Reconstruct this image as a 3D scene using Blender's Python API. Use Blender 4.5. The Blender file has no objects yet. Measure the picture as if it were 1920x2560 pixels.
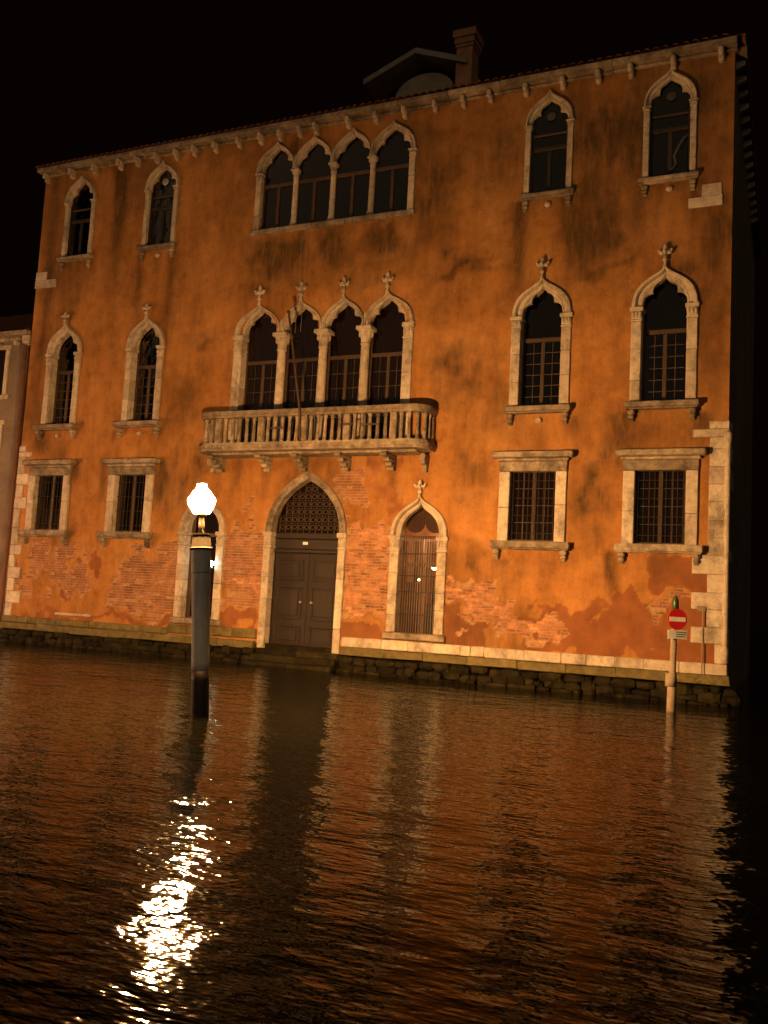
import bpy, math, random
import numpy as np
from mathutils import Matrix, Vector

random.seed(7)
SC = bpy.context.scene
COL = SC.collection

# ------------------------------------------------------------------ camera, sky, town fill light, exposure
CAM_H = 1.75
RX = Vector((0.91304189, 0.40423586, 0.05429432))
UX = Vector((-0.00971223, -0.11153221, 0.99371336))
WX = Vector((-0.40775014, 0.90782924, 0.09790754))
cam_data = bpy.data.cameras.new('camera')
cam_data.sensor_fit = 'VERTICAL'
cam_data.sensor_height = 36.0
cam_data.sensor_width = 27.0
cam_data.lens = 36.0 * 2274.59 / 2560.0
cam_data.clip_start = 0.05
cam_data.clip_end = 2000.0
cam = bpy.data.objects.new('camera', cam_data)
COL.objects.link(cam)
m = Matrix((RX, UX, -WX)).transposed().to_4x4()
m.translation = Vector((0, 0, CAM_H))
cam.matrix_world = m
SC.camera = cam

world = bpy.data.worlds.new('World')
SC.world = world
world.use_nodes = True
wn = world.node_tree
sky = wn.nodes.new('ShaderNodeTexSky')
sky.sky_type = 'NISHITA'
sky.sun_disc = False
sky.sun_elevation = math.radians(-18.0)
sky.sun_rotation = math.radians(200)
glow = wn.nodes.new('ShaderNodeVectorMath'); glow.operation = 'ADD'
glow.inputs[1].default_value = (.034, .013, .010)          # town glow on the night sky
wn.links.new(sky.outputs['Color'], glow.inputs[0])
wn.links.new(glow.outputs['Vector'], wn.nodes['Background'].inputs['Color'])
wn.nodes['Background'].inputs['Strength'].default_value = 0.05

sun_data = bpy.data.lights.new('town_fill', 'SUN')  # added broad fill, stands in for unseen town lights behind the camera
sun_data.energy = 0.28
sun_data.angle = math.radians(100)
sun_data.color = (1.0, 0.70, 0.42)
sun = bpy.data.objects.new('town_fill', sun_data)
COL.objects.link(sun)
sun.rotation_euler = Vector((-0.20, 0.90, -0.25)).to_track_quat('-Z', 'Y').to_euler()
sun.location = (-8, -10, 30)

SC.view_settings.view_transform = 'Standard'
SC.view_settings.look = 'None'
SC.view_settings.gamma = 1.0
SC.view_settings.exposure = 0.0
SC.view_settings.use_curve_mapping = False
SC.cycles.use_denoising = True
SC.cycles.caustics_reflective = False
SC.cycles.caustics_refractive = False
SC.cycles.sample_clamp_indirect = 3.0
SC.cycles.max_bounces = 6
SC.cycles.transparent_max_bounces = 8

LAMP_COLOR = (1.0, 0.485, 0.150)
LAMP_POWER = 7300.0

# ------------------------------------------------------------------ helpers
FY = 20.4            # the facade plane; d = how far a point stands out of it towards the canal
def W3(x, z, d): return (x, FY - d, z)

class MB:
    """collects faces; build() links them as one mesh object whose origin is its own centre"""
    def __init__(s): s.v, s.f = [], []
    def add(s, vs, fs):
        n = len(s.v); s.v += [tuple(p) for p in vs]; s.f += [tuple(i + n for i in f) for f in fs]
        return s
    def box(s, x0, x1, z0, z1, d0, d1, c=0.008, jit=0.0):
        """chamfered block in facade coordinates"""
        if x1 < x0: x0, x1 = x1, x0
        if z1 < z0: z0, z1 = z1, z0
        if d1 < d0: d0, d1 = d1, d0
        c = min(c, (x1-x0)*.3, (z1-z0)*.3, (d1-d0)*.3)
        lo = np.array((x0, z0, d0)); hi = np.array((x1, z1, d1))
        vs = {}; pts = []
        for sx in (0, 1):
            for sz in (0, 1):
                for sd in (0, 1):
                    corner = np.where((sx, sz, sd), hi, lo)
                    sg = np.where((sx, sz, sd), -1, 1)
                    off = np.array([random.uniform(-jit, jit) for _ in range(3)]) if jit else 0
                    for ax in range(3):
                        p = corner + sg * c; p[ax] = corner[ax]
                        vs[(sx, sz, sd, ax)] = len(pts); pts.append(p + off)
        fs = []
        for ax in range(3):
            o = [a for a in range(3) if a != ax]
            for sgn in (0, 1):
                q = []
                for a, b in ((0, 0), (1, 0), (1, 1), (0, 1)):
                    k = [0, 0, 0]; k[ax] = sgn; k[o[0]] = a; k[o[1]] = b
                    q.append(vs[(*k, ax)])
                fs.append(tuple(q))
        for ax in range(3):                      # edges along ax
            o = [a for a in range(3) if a != ax]
            for a in (0, 1):
                for b in (0, 1):
                    k0 = [0, 0, 0]; k0[o[0]] = a; k0[o[1]] = b; k1 = list(k0); k1[ax] = 1
                    fs.append((vs[(*k0, o[0])], vs[(*k1, o[0])], vs[(*k1, o[1])], vs[(*k0, o[1])]))
        for sx in (0, 1):
            for sz in (0, 1):
                for sd in (0, 1):
                    fs.append(tuple(vs[(sx, sz, sd, a)] for a in range(3)))
        return s.add([W3(*p) for p in pts], fs)
    def extrude(s, poly, d0, d1):
        """closed polygon (x,z) between two depths"""
        n = len(poly)
        vs = [W3(x, z, d1) for x, z in poly] + [W3(x, z, d0) for x, z in poly]
        fs = [tuple(range(n)), tuple(reversed(range(n, 2*n)))]
        fs += [(i, (i+1) % n, n + (i+1) % n, n + i) for i in range(n)]
        return s.add(vs, fs)
    def lathe(s, c, prof, seg=12, axis=Vector((0, 0, 1)), caps=True):
        """profile of (radius, height) turned about an axis through the world point c"""
        axis = Vector(axis).normalized()
        u = axis.orthogonal().normalized() if abs(axis.z) < .95 else Vector((1, 0, 0)) - axis * axis.x
        u.normalize(); w = axis.cross(u)
        vs, fs = [], []
        for r, h in prof:
            for k in range(seg):
                a = 2*math.pi*k/seg
                vs.append(Vector(c) + axis*h + u*(r*math.cos(a)) + w*(r*math.sin(a)))
        for i in range(len(prof)-1):
            for k in range(seg):
                k2 = (k+1) % seg
                fs.append((i*seg+k, i*seg+k2, (i+1)*seg+k2, (i+1)*seg+k))
        if caps:
            fs.append(tuple(reversed(range(seg)))); fs.append(tuple(range((len(prof)-1)*seg, len(prof)*seg)))
        return s.add(vs, fs)
    def tube(s, pts, r, seg=6):
        pts = [Vector(p) for p in pts]; vs, fs = [], []
        for i, p in enumerate(pts):
            t = (pts[min(i+1, len(pts)-1)] - pts[max(i-1, 0)]).normalized()
            u = t.orthogonal().normalized() if i == 0 else (u - t*u.dot(t)).normalized()
            w = t.cross(u)
            for k in range(seg):
                a = 2*math.pi*k/seg
                vs.append(p + u*(r*math.cos(a)) + w*(r*math.sin(a)))
        for i in range(len(pts)-1):
            for k in range(seg):
                k2 = (k+1) % seg
                fs.append((i*seg+k, i*seg+k2, (i+1)*seg+k2, (i+1)*seg+k))
        fs.append(tuple(reversed(range(seg)))); fs.append(tuple(range((len(pts)-1)*seg, len(pts)*seg)))
        return s.add(vs, fs)
    def blob(s, c, r, seg=8, rings=5):
        vs, fs = [], []
        for i in range(rings+1):
            th = math.pi*i/rings
            for k in range(seg):
                a = 2*math.pi*k/seg
                vs.append((c[0]+r[0]*math.sin(th)*math.cos(a), c[1]+r[1]*math.sin(th)*math.sin(a), c[2]+r[2]*math.cos(th)))
        for i in range(rings):
            for k in range(seg):
                k2 = (k+1) % seg
                fs.append((i*seg+k, i*seg+k2, (i+1)*seg+k2, (i+1)*seg+k))
        return s.add(vs, fs)
    def build(s, name, mat, parent=None, smooth=False):
        me = bpy.data.meshes.new(name)
        vs = np.array(s.v, dtype=float)
        c = (vs.min(0) + vs.max(0)) / 2
        me.from_pydata((vs - c).tolist(), [], s.f)
        me.validate(); me.update()
        import bmesh
        bm = bmesh.new(); bm.from_mesh(me)
        bmesh.ops.recalc_face_normals(bm, faces=bm.faces[:])
        bm.to_mesh(me); bm.free()
        if smooth:
            for p in me.polygons: p.use_smooth = True
        me.materials.append(mat)
        return link(name, me, Vector(c), parent)

WLOC = {}
def link(name, data, loc, parent=None):
    o = bpy.data.objects.new(name, data); COL.objects.link(o)
    WLOC[o.name] = Vector(loc)
    if parent is not None:
        o.parent = parent; o.location = Vector(loc) - WLOC[parent.name]
    else:
        o.location = loc
    return o
def empty(name, loc, parent=None):
    o = link(name, None, loc, parent); o.empty_display_size = .3
    return o
def tag(o, label, cat=None, kind=None):
    if label: o['label'] = label
    if cat: o['category'] = cat
    if kind: o['kind'] = kind
    return o
def twin(src, loc, parent, rot=None):
    o = bpy.data.objects.new(src.name.split('.')[0], src.data); COL.objects.link(o)
    WLOC[o.name] = Vector(loc); o.parent = parent; o.location = Vector(loc) - WLOC[parent.name]
    if rot: o.rotation_euler = rot
    return o

def bez(p0, p1, p2, p3, n):
    t = np.linspace(0, 1, n)[:, None]
    p0, p1, p2, p3 = map(np.array, (p0, p1, p2, p3))
    return (1-t)**3*p0 + 3*(1-t)**2*t*p1 + 3*(1-t)*t*t*p2 + t**3*p3
def ogee(a, H, n=11):
    """half of an ogee arch from the spring (a,0) to the tip (0,H)"""
    A = bez((a, 0), (a, .36*H), (.80*a, .55*H), (.47*a, .71*H), n)
    B = bez((.47*a, .71*H), (.25*a, .815*H), (.07*a, .87*H), (0, H), n)
    return np.vstack((A, B[1:]))
def lancet(a, H, n=21):
    return bez((a, 0), (a, .45*H), (.62*a, .80*H), (0, H), n)
def trefoil(a, H, n=11):
    A = bez((a*.985, .02*H), (a*.98, .30*H), (.88*a, .45*H), (.54*a, .46*H), n)
    B = bez((.54*a, .46*H), (.62*a, .68*H), (.28*a, .80*H), (0, .95*H), n)
    return np.vstack((A, B[1:]))

# ------------------------------------------------------------------ materials
def nmat(name):
    mt = bpy.data.materials.new(name); mt.use_nodes = True
    nt = mt.node_tree; b = nt.nodes['Principled BSDF']
    return mt, nt, b
def N(nt, t, **kw):
    n = nt.nodes.new(t)
    for k, v in kw.items():
        if k.startswith('_'): setattr(n, k[1:], v)
        else: n.inputs[k.replace('_', ' ')].default_value = v
    return n
def noise(nt, vec, scale, detail=6, rough=.6, stretch=None):
    if stretch:
        mp = nt.nodes.new('ShaderNodeMapping'); mp.inputs['Scale'].default_value = stretch
        nt.links.new(vec, mp.inputs['Vector']); vec = mp.outputs['Vector']
    n = N(nt, 'ShaderNodeTexNoise', Scale=scale, Detail=detail, Roughness=rough)
    nt.links.new(vec, n.inputs['Vector']); return n.outputs['Fac']
def ramp(nt, fac, stops):
    r = nt.nodes.new('ShaderNodeValToRGB')
    while len(r.color_ramp.elements) < len(stops): r.color_ramp.elements.new(.5)
    for e, (p, c) in zip(r.color_ramp.elements, stops):
        e.position = p; e.color = c if len(c) == 4 else (*c, 1)
    nt.links.new(fac, r.inputs['Fac']); return r.outputs['Color']
def mix(nt, fac, a, b, mode='MIX'):
    x = nt.nodes.new('ShaderNodeMix'); x.data_type = 'RGBA'; x.blend_type = mode
    for s, v in ((x.inputs[0], fac), (x.inputs[6], a), (x.inputs[7], b)):
        if hasattr(v, 'links') or isinstance(v, bpy.types.NodeSocket): nt.links.new(v, s)
        else: s.default_value = v if not isinstance(v, tuple) or len(v) == 4 else (*v, 1)
    return x.outputs[2]
def math_(nt, op, a, b=0.0):
    x = nt.nodes.new('ShaderNodeMath'); x.operation = op; x.use_clamp = (op == 'MULTIPLY')
    for s, v in ((x.inputs[0], a), (x.inputs[1], b)):
        if isinstance(v, bpy.types.NodeSocket): nt.links.new(v, s)
        else: s.default_value = v
    return x.outputs[0]
def bump(nt, b, h, strength, dist):
    n = N(nt, 'ShaderNodeBump', Strength=strength, Distance=dist)
    nt.links.new(h, n.inputs['Height']); nt.links.new(n.outputs['Normal'], b.inputs['Normal'])
def pos(nt): return nt.nodes.new('ShaderNodeNewGeometry').outputs['Position']
def G(v): return (v, v, v, 1)

def simple(name, col, rough=.8, var=.35, scale=6, spec=.3, metal=0, bs=.3, bd=.01, stretch=None, per_object=.12):
    mt, nt, b = nmat(name)
    p = pos(nt)
    n1 = noise(nt, p, scale, 7, .65, stretch)
    n2 = noise(nt, p, scale*.17, 4, .6)
    oi = nt.nodes.new('ShaderNodeObjectInfo').outputs['Random']
    c = ramp(nt, n1, [(.28, tuple(x*(1-var) for x in col)), (.72, tuple(min(1, x*(1+var*.6)) for x in col))])
    c = mix(nt, .55, c, ramp(nt, n2, [(.3, G(.6)), (.7, G(1.25))]), 'MULTIPLY')
    c = mix(nt, 1.0, c, ramp(nt, oi, [(0, G(1-per_object)), (1, G(1+per_object))]), 'MULTIPLY')
    nt.links.new(c, b.inputs['Base Color'])
    b.inputs['Roughness'].default_value = rough
    b.inputs['Specular IOR Level'].default_value = spec
    b.inputs['Metallic'].default_value = metal
    if bs: bump(nt, b, noise(nt, p, scale*4, 6, .7, stretch), bs, bd)
    return mt

M = {}
# Istrian stone: pale, pitted, with dark grime
mt, nt, b = nmat('istrian_stone'); p = pos(nt)
oi = nt.nodes.new('ShaderNodeObjectInfo').outputs['Random']
c = ramp(nt, noise(nt, p, 7, 8, .7), [(.25, (.36, .31, .25)), (.5, (.60, .54, .46)), (.75, (.74, .69, .62))])
g = ramp(nt, noise(nt, p, 2.3, 9, .72, (1, 1, .6)), [(.36, G(.36)), (.50, G(1))])
c = mix(nt, .75, c, g, 'MULTIPLY')
sp = ramp(nt, noise(nt, p, 22, 3, .6), [(.28, G(.35)), (.36, G(1))])
c = mix(nt, .7, c, sp, 'MULTIPLY')
c = mix(nt, 1.0, c, ramp(nt, oi, [(0, (.74, .70, .66)), (1, (1.0, .98, .96))]), 'MULTIPLY')
nt.links.new(c, b.inputs['Base Color']); b.inputs['Roughness'].default_value = .78
b.inputs['Specular IOR Level'].default_value = .3
bump(nt, b, noise(nt, p, 26, 8, .7), .5, .02)
M['stone'] = mt

mt, nt, b = nmat('grimy_stone'); p = pos(nt)
oi = nt.nodes.new('ShaderNodeObjectInfo').outputs['Random']
c = ramp(nt, noise(nt, p, 5, 9, .72), [(.28, (.17, .135, .10)), (.48, (.36, .31, .25)), (.72, (.60, .55, .47))])
g = ramp(nt, noise(nt, p, 1.9, 9, .74), [(.38, G(.32)), (.58, G(1))])
c = mix(nt, .8, c, g, 'MULTIPLY')
c = mix(nt, 1.0, c, ramp(nt, oi, [(0, (.62, .58, .54)), (1, (1.1, 1.05, 1.0))]), 'MULTIPLY')
nt.links.new(c, b.inputs['Base Color']); b.inputs['Roughness'].default_value = .85
b.inputs['Specular IOR Level'].default_value = .2
bump(nt, b, noise(nt, p, 22, 8, .72), .6, .025)
M['grimy'] = mt

# plaster over brick: masks come with the wall as attributes
mt, nt, b = nmat('orange_plaster'); p = pos(nt)
def attr(nm):
    a = nt.nodes.new('ShaderNodeAttribute'); a.attribute_name = nm; return a.outputs['Fac']
st, br, da = attr('stain_shade'), attr('brick'), attr('damp')
big = noise(nt, p, .55, 8, .62)
c = ramp(nt, big, [(.25, (.29, .130, .042)), (.5, (.43, .200, .062)), (.72, (.53, .270, .098))])
c = mix(nt, .8, c, ramp(nt, noise(nt, p, 3.2, 10, .7), [(.25, G(.58)), (.5, G(1)), (.75, G(1.22))]), 'MULTIPLY')
c = mix(nt, .45, c, ramp(nt, noise(nt, p, 1.6, 8, .68, (1.6, 1, .35)), [(.34, G(.42)), (.58, G(1.1))]), 'MULTIPLY')
c = mix(nt, .5, c, ramp(nt, noise(nt, p, 30, 5, .7), [(.3, G(.72)), (.7, G(1.15))]), 'MULTIPLY')
dc = ramp(nt, noise(nt, p, 2.2, 8, .66), [(.3, (.17, .062, .028)), (.7, (.29, .110, .048))])
c = mix(nt, da, c, dc)
mc = ramp(nt, noise(nt, p, 9, 8, .7), [(.3, (.30, .165, .085)), (.7, (.50, .33, .20))])
c = mix(nt, br, c, mc)
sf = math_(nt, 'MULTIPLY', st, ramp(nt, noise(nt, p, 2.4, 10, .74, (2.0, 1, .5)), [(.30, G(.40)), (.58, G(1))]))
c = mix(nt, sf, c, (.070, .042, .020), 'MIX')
nt.links.new(c, b.inputs['Base Color']); b.inputs['Roughness'].default_value = .92
b.inputs['Specular IOR Level'].default_value = .15
bump(nt, b, noise(nt, p, 11, 10, .74), .55, .03)
M['plaster'] = mt

mt, nt, b = nmat('weathered_brick'); p = pos(nt)
oi = nt.nodes.new('ShaderNodeObjectInfo').outputs['Random']
c = ramp(nt, noise(nt, p, 8, 6, .7), [(.25, (.27, .10, .045)), (.5, (.45, .20, .10)), (.75, (.58, .34, .20))])
c = mix(nt, 1.0, c, ramp(nt, noise(nt, p, 3.1, 2, .5), [(.3, G(.6)), (.7, G(1.25))]), 'MULTIPLY')
c = mix(nt, 1.0, c, ramp(nt, oi, [(0, G(.62)), (1, G(1.2))]), 'MULTIPLY')
nt.links.new(c, b.inputs['Base Color']); b.inputs['Roughness'].default_value = .9
bump(nt, b, noise(nt, p, 30, 8, .7), .6, .015)
M['brick'] = mt

M['wood'] = simple('dark_door_wood', (.030, .022, .019), .62, .5, 5, .35, stretch=(6, 6, .5), bs=.4)
M['frame_wood'] = simple('brown_window_wood', (.080, .050, .033), .6, .4, 6, .35, stretch=(5, 5, .6))
M['iron'] = simple('black_iron', (.045, .034, .028), .55, .4, 20, .4, metal=.3)
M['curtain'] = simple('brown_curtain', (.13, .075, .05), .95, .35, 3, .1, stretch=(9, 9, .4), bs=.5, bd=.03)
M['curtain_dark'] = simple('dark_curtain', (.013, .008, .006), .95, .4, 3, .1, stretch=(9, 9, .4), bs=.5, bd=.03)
M['lattice'] = simple('pale_lattice', (.26, .20, .15), .6, .3, 9, .3)
M['pale_grey'] = simple('pale_grey', (.07, .075, .08), .95, .3, 3, .1)
M['algae'] = simple('green_algae_stone', (.155, .125, .042), .7, .6, 5, .4, bs=.8, bd=.02)
M['wet_stone'] = simple('wet_dark_stone', (.020, .0165, .006), .7, .9, 4, .12, bs=.8, bd=.03, per_object=.5)
M['tile'] = simple('clay_roof_tile', (.20, .085, .045), .9, .4, 6, .2)
M['grey_plaster'] = simple('grey_plaster', (.23, .185, .145), .92, .3, 1.8, .15, bs=.4, bd=.02)
M['chimney'] = simple('chimney_plaster', (.50, .26, .13), .92, .35, 3, .15, bs=.4)
M['pale_plaster'] = simple('pale_plaster', (.36, .30, .21), .92, .3, 3, .15)
M['grey_lead'] = simple('grey_roof_sheet', (.34, .30, .25), .8, .3, 3, .2)
M['copper'] = simple('brown_pipe', (.17, .075, .04), .6, .3, 4, .3)
M['pile'] = simple('grey_painted_pile', (.86, .85, .83), .75, .18, 5, .3, stretch=(3, 3, .5), bs=.5, bd=.01)
M['post'] = simple('brown_grey_post', (.30, .24, .19), .8, .35, 6, .2)
M['pile_wet'] = simple('wet_dark_pile', (.03, .022, .015), .5, .6, 6, .4, bs=.6)
M['bronze'] = simple('dark_bronze', (.022, .018, .014), .8, .3, 14, .1)
M['brass'] = simple('brass', (.46, .36, .25), .55, .3, 14, .4)
M['sign_red'] = simple('sign_red_paint', (.62, .020, .022), .45, .12, 8, .4, bs=.05)
M['sign_white'] = simple('sign_white_paint', (.80, .79, .76), .45, .08, 8, .4, bs=.05)
M['sign_green'] = simple('sign_green_paint', (.10, .24, .17), .5, .15, 8, .4, bs=.05)
M['green_glass'] = simple('green_lantern', (.035, .075, .022), .3, .3, 8, .5, bs=.05)
M['interior'] = simple('interior_wall', (.45, .27, .16), .9, .4, 2, .15)

def glass(name, tint, gloss):
    mt, nt, b = nmat(name); nt.nodes.remove(b)
    out = nt.nodes['Material Output']
    tr = N(nt, 'ShaderNodeBsdfTransparent', Color=(*tint, 1))
    gl = N(nt, 'ShaderNodeBsdfGlossy', Roughness=.06)
    gl.inputs['Color'].default_value = (.9, .9, .9, 1)
    fr = N(nt, 'ShaderNodeFresnel', IOR=1.5)
    nb = N(nt, 'ShaderNodeBump', Strength=.25, Distance=.02)
    nt.links.new(noise(nt, pos(nt), 3.5, 2, .5), nb.inputs['Height'])
    nt.links.new(nb.outputs['Normal'], gl.inputs['Normal'])
    ms = nt.nodes.new('ShaderNodeMixShader')
    nt.links.new(math_(nt, 'MULTIPLY', fr.outputs[0], gloss), ms.inputs[0])
    nt.links.new(tr.outputs[0], ms.inputs[1]); nt.links.new(gl.outputs[0], ms.inputs[2])
    nt.links.new(ms.outputs[0], out.inputs['Surface'])
    return mt
M['glass'] = glass('window_glass', (.55, .48, .43), .8)
M['glass_clear'] = glass('clear_glass', (.85, .83, .8), 1.0)

def emitter(name, col, power):
    mt, nt, b = nmat(name)
    b.inputs['Base Color'].default_value = (.8, .8, .8, 1)
    b.inputs['Emission Color'].default_value = (*col, 1)
    b.inputs['Emission Strength'].default_value = power
    return mt
M['globe'] = emitter('lit_lamp_glass', LAMP_COLOR, LAMP_POWER)
M['hood'] = emitter('lit_lamp_hood', LAMP_COLOR, LAMP_POWER*.06)
M['globe_far'] = emitter('lit_pale_lamp_glass', (1.0, .46, .20), 4400.0)
M['room_fill'] = emitter('room_fill_glow', (1.0, .50, .20), 330.0)
M['bulb'] = emitter('lit_bulb', (1.0, .60, .24), 40.0)
M['bulb_white'] = emitter('lit_white_bulb', (.85, 1.0, .9), 60.0)

# canal water
mt, nt, b = nmat('canal_water'); p = pos(nt)
b.inputs['Base Color'].default_value = (.0022, .0022, .0012, 1)
b.inputs['Roughness'].default_value = .05
b.inputs['IOR'].default_value = 1.17
h1 = noise(nt, p, .42, 1, .5, (.7, 1.25, 1))
h2 = noise(nt, p, 2.0, 1, .5, (.8, 1.2, 1))
h3 = noise(nt, p, 8.0, 2, .55, (.6, 1.3, 1))
hh = math_(nt, 'ADD', math_(nt, 'ADD', math_(nt, 'MULTIPLY', h1, .045), math_(nt, 'MULTIPLY', h2, .030)), math_(nt, 'MULTIPLY', h3, .0145))
b.inputs['Specular IOR Level'].default_value = .5
bump(nt, b, hh, 1.0, 1.0)
M['water'] = mt

# ------------------------------------------------------------------ the canal
wm = MB(); wm.add([(-220, -60, 0), (160, -60, 0), (160, 240, 0), (-220, 240, 0)], [(0, 1, 2, 3)])
canal = wm.build('canal', M['water']); canal['kind'] = 'structure'

# ------------------------------------------------------------------ the palazzo
XL, XR = -21.35, -1.22
TOP = 14.42
pal = empty('palazzo', (-11.3, FY, 0))
tag(pal, 'three storey orange plastered Gothic palazzo with pale stone windows above the canal', 'building')

OPEN = []        # functions that say whether a point lies in an opening of the wall

def arch_hole(xc, a, z0, zs, zt, shape=ogee):
    pr = shape(a, zt-zs)
    zz, xx = pr[:, 1], pr[:, 0]
    def inside(X, Z):
        lim = np.where(Z < zs, a, np.interp(Z-zs, zz, xx, right=-1))
        return (np.abs(X-xc) < lim) & (Z > z0) & (Z < zt)
    OPEN.append(inside)
def rect_hole(x0, x1, z0, z1):
    OPEN.append(lambda X, Z: (X > x0) & (X < x1) & (Z > z0) & (Z < z1))

MOULD = [(0, -.03), (0, .05), (.08, .09), (.34, .09), (.44, .05), (.50, -.015), (.80, -.025), (.86, -.01), (1, -.03)]
def arch_half(side, xc, zs, outer, inner, recess, prof=MOULD):
    mb = MB(); n = len(outer); pr = prof + [(1, -recess)]
    vs = []
    for i in range(n):
        for s, d in pr:
            q = outer[i]*(1-s) + inner[i]*s
            vs.append(W3(xc + side*q[0], zs + q[1], d))
    k = len(pr); fs = []
    for i in range(n-1):
        for j in range(k-1):
            fs.append((i*k+j, (i+1)*k+j, (i+1)*k+j+1, i*k+j+1))
    fs.append(tuple(range(k))); fs.append(tuple(reversed(range((n-1)*k, n*k))))
    return mb.add(vs, fs)
def cusp_half(side, xc, zs, inner, tre, d0, d1):
    n = len(inner); vs = []
    for i in range(n):
        for q, d in ((inner[i], d1), (tre[i], d1), (tre[i], d0), (inner[i], d0)):
            vs.append(W3(xc + side*q[0], zs + q[1], d))
    fs = []
    for i in range(n-1):
        for j in range(3):
            fs.append((i*4+j, (i+1)*4+j, (i+1)*4+j+1, i*4+j+1))
    return MB().add(vs, fs)
def finial_mesh(xc, z0, H):
    mb = MB(); y = FY - .10
    mb.lathe((xc, y, z0-.05), [(.05, 0), (.032, .06), (.03, .25*H), (.06, .30*H), (.06, .35*H), (.035, .40*H), (.05, .52*H)], 8)
    mb.blob((xc, y, z0+.70*H), (.055, .055, .30*H))
    for s in (-1, 1):
        mb.blob((xc + s*.085, y, z0+.56*H), (.065, .05, .10*H))
        mb.blob((xc + s*.135, y-.01, z0+.66*H), (.035, .04, .07*H))
    mb.blob((xc, y-.07, z0+.56*H), (.05, .05, .10*H))
    return mb

def jamb(win, x0, x1, z0, z1, recess, front=.05, nblock=3):
    """side post of stacked stone blocks"""
    cuts = [z0] + sorted(z0 + (z1-z0)*(i + random.uniform(-.18, .18))/nblock for i in range(1, nblock)) + [z1]
    for a, b_ in zip(cuts, cuts[1:]):
        mb = MB(); e = random.uniform(-.006, .006)
        mb.box(x0, x1, a+.003, b_-.003, -recess, front+e, .012)
        mb.build('jamb_stone', M['stone'], win)
def capital(win, x0, x1, z0, z1, recess, front=.07):
    mb = MB(); H = z1-z0
    mb.box(x0-.015, x1+.015, z0, z0+.16*H, -recess, front-.01, .012)
    mb.box(x0-.005, x1+.005, z0+.16*H, z0+.72*H, -recess+.01, front-.012, .02)
    mb.box(x0-.035, x1+.035, z0+.72*H, z1, -recess, front+.025, .014)
    xm = (x0+x1)/2
    for s in (-1, 0, 1):
        mb.blob((xm+s*(x1-x0)*.33, FY-front+.005, z0+.45*H), ((x1-x0)*.17, .03, H*.20))
    mb.build('capital', M['stone'], win)
def sill_set(win, xc, hw, z, th, proj, drop, boss=True, bh=.26):
    mb = MB(); mb.box(xc-hw, xc+hw, z-th, z, -.25, proj, .015); mb.box(xc-hw+.03, xc+hw-.03, z-th-.035, z-th-.001, -.02, proj-.06, .01)
    mb.build('sill', M['grimy'], win)
    for s in (-1, 1):
        xb = xc + s*(hw-.14); mb = MB()
        zb = z-th-.037
        mb.box(xb-.075, xb+.075, zb-bh*.45, zb, -.02, proj-.07, .03)
        mb.box(xb-.065, xb+.065, zb-bh*.80, zb-bh*.46, -.02, proj*.58, .03)
        mb.box(xb-.05, xb+.05, zb-bh, zb-bh*.81, -.02, proj*.32, .02)
        mb.build('sill_bracket', M['grimy'], win)
    if boss:
        MB().blob((xc+.03, FY-.03, z-th-.20), (.085, .06, .065)).build('boss', M['stone'], win, True)

def glazing(win, x0, x1, z0, z1, zt, d, wood, curtain, rows=4, halves=2, bars=True, g='glass'):
    """wooden frame, mullion, panes with thin bars, and a curtain behind"""
    fw = .055
    for a, b_, c0, c1 in ((x0-.1, x0+fw, z0, z1), (x1-fw, x1+.1, z0, z1)):
        MB().box(a, b_, c0, c1, d-.03, d+.03, .006).build('window_frame', wood, win)
    if zt:
        MB().box(x0+fw+.002, x1-fw-.002, zt-.05, zt+.05, d-.035, d+.045, .01).build('transom', wood, win)
    zc = (zt-.05) if zt else z1
    n = halves
    xs = np.linspace(x0+fw, x1-fw, n+1)
    for k in range(1, n):
        MB().box(xs[k]-.045, xs[k]+.045, z0, zc-.002, d-.03, d+.035, .008).build('mullion', wood, win)
    MB().box(x0+fw+.002, x1-fw-.002, z0, z0+.07, d-.025, d+.03, .006).build('window_frame', wood, win)
    for k in range(n):
        MB().box(xs[k]+.01, xs[k+1]-.01, z0+.05, zc, d-.004, d+.004, .001).build('pane', M[g], win)
        if bars:
            for r in range(1, rows):
                zz = z0+.07 + (zc-z0-.07)*r/rows
                MB().box(xs[k]+.04, xs[k+1]-.04, zz-.009, zz+.009, d+.006, d+.018, .002).build('glazing_bar', wood, win)
            xm = (xs[k]+xs[k+1])/2
            MB().box(xm-.008, xm+.008, z0+.07, zc-.01, d+.007, d+.017, .002).build('glazing_bar', wood, win)
    if zt and z1-zt > .12:
        MB().box(x0, x1, zt+.04, z1+.05, d-.004, d+.004, .001).build('pane', M[g], win)
    if curtain:
        # wavy cloth
        xs2 = np.linspace(x0-.12, x1+.12, 40); vs = []; fs = []
        for i, x in enumerate(xs2):
            dd = d - .10 - .025*math.sin(i*1.25 + x*7) - .015*math.sin(i*.53)
            vs += [W3(x, z0-.1, dd), W3(x, z1+.12, dd)]
        for i in range(len(xs2)-1): fs.append((2*i, 2*i+2, 2*i+3, 2*i+1))
        MB().add(vs, fs).build('curtain', curtain, win)

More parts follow.
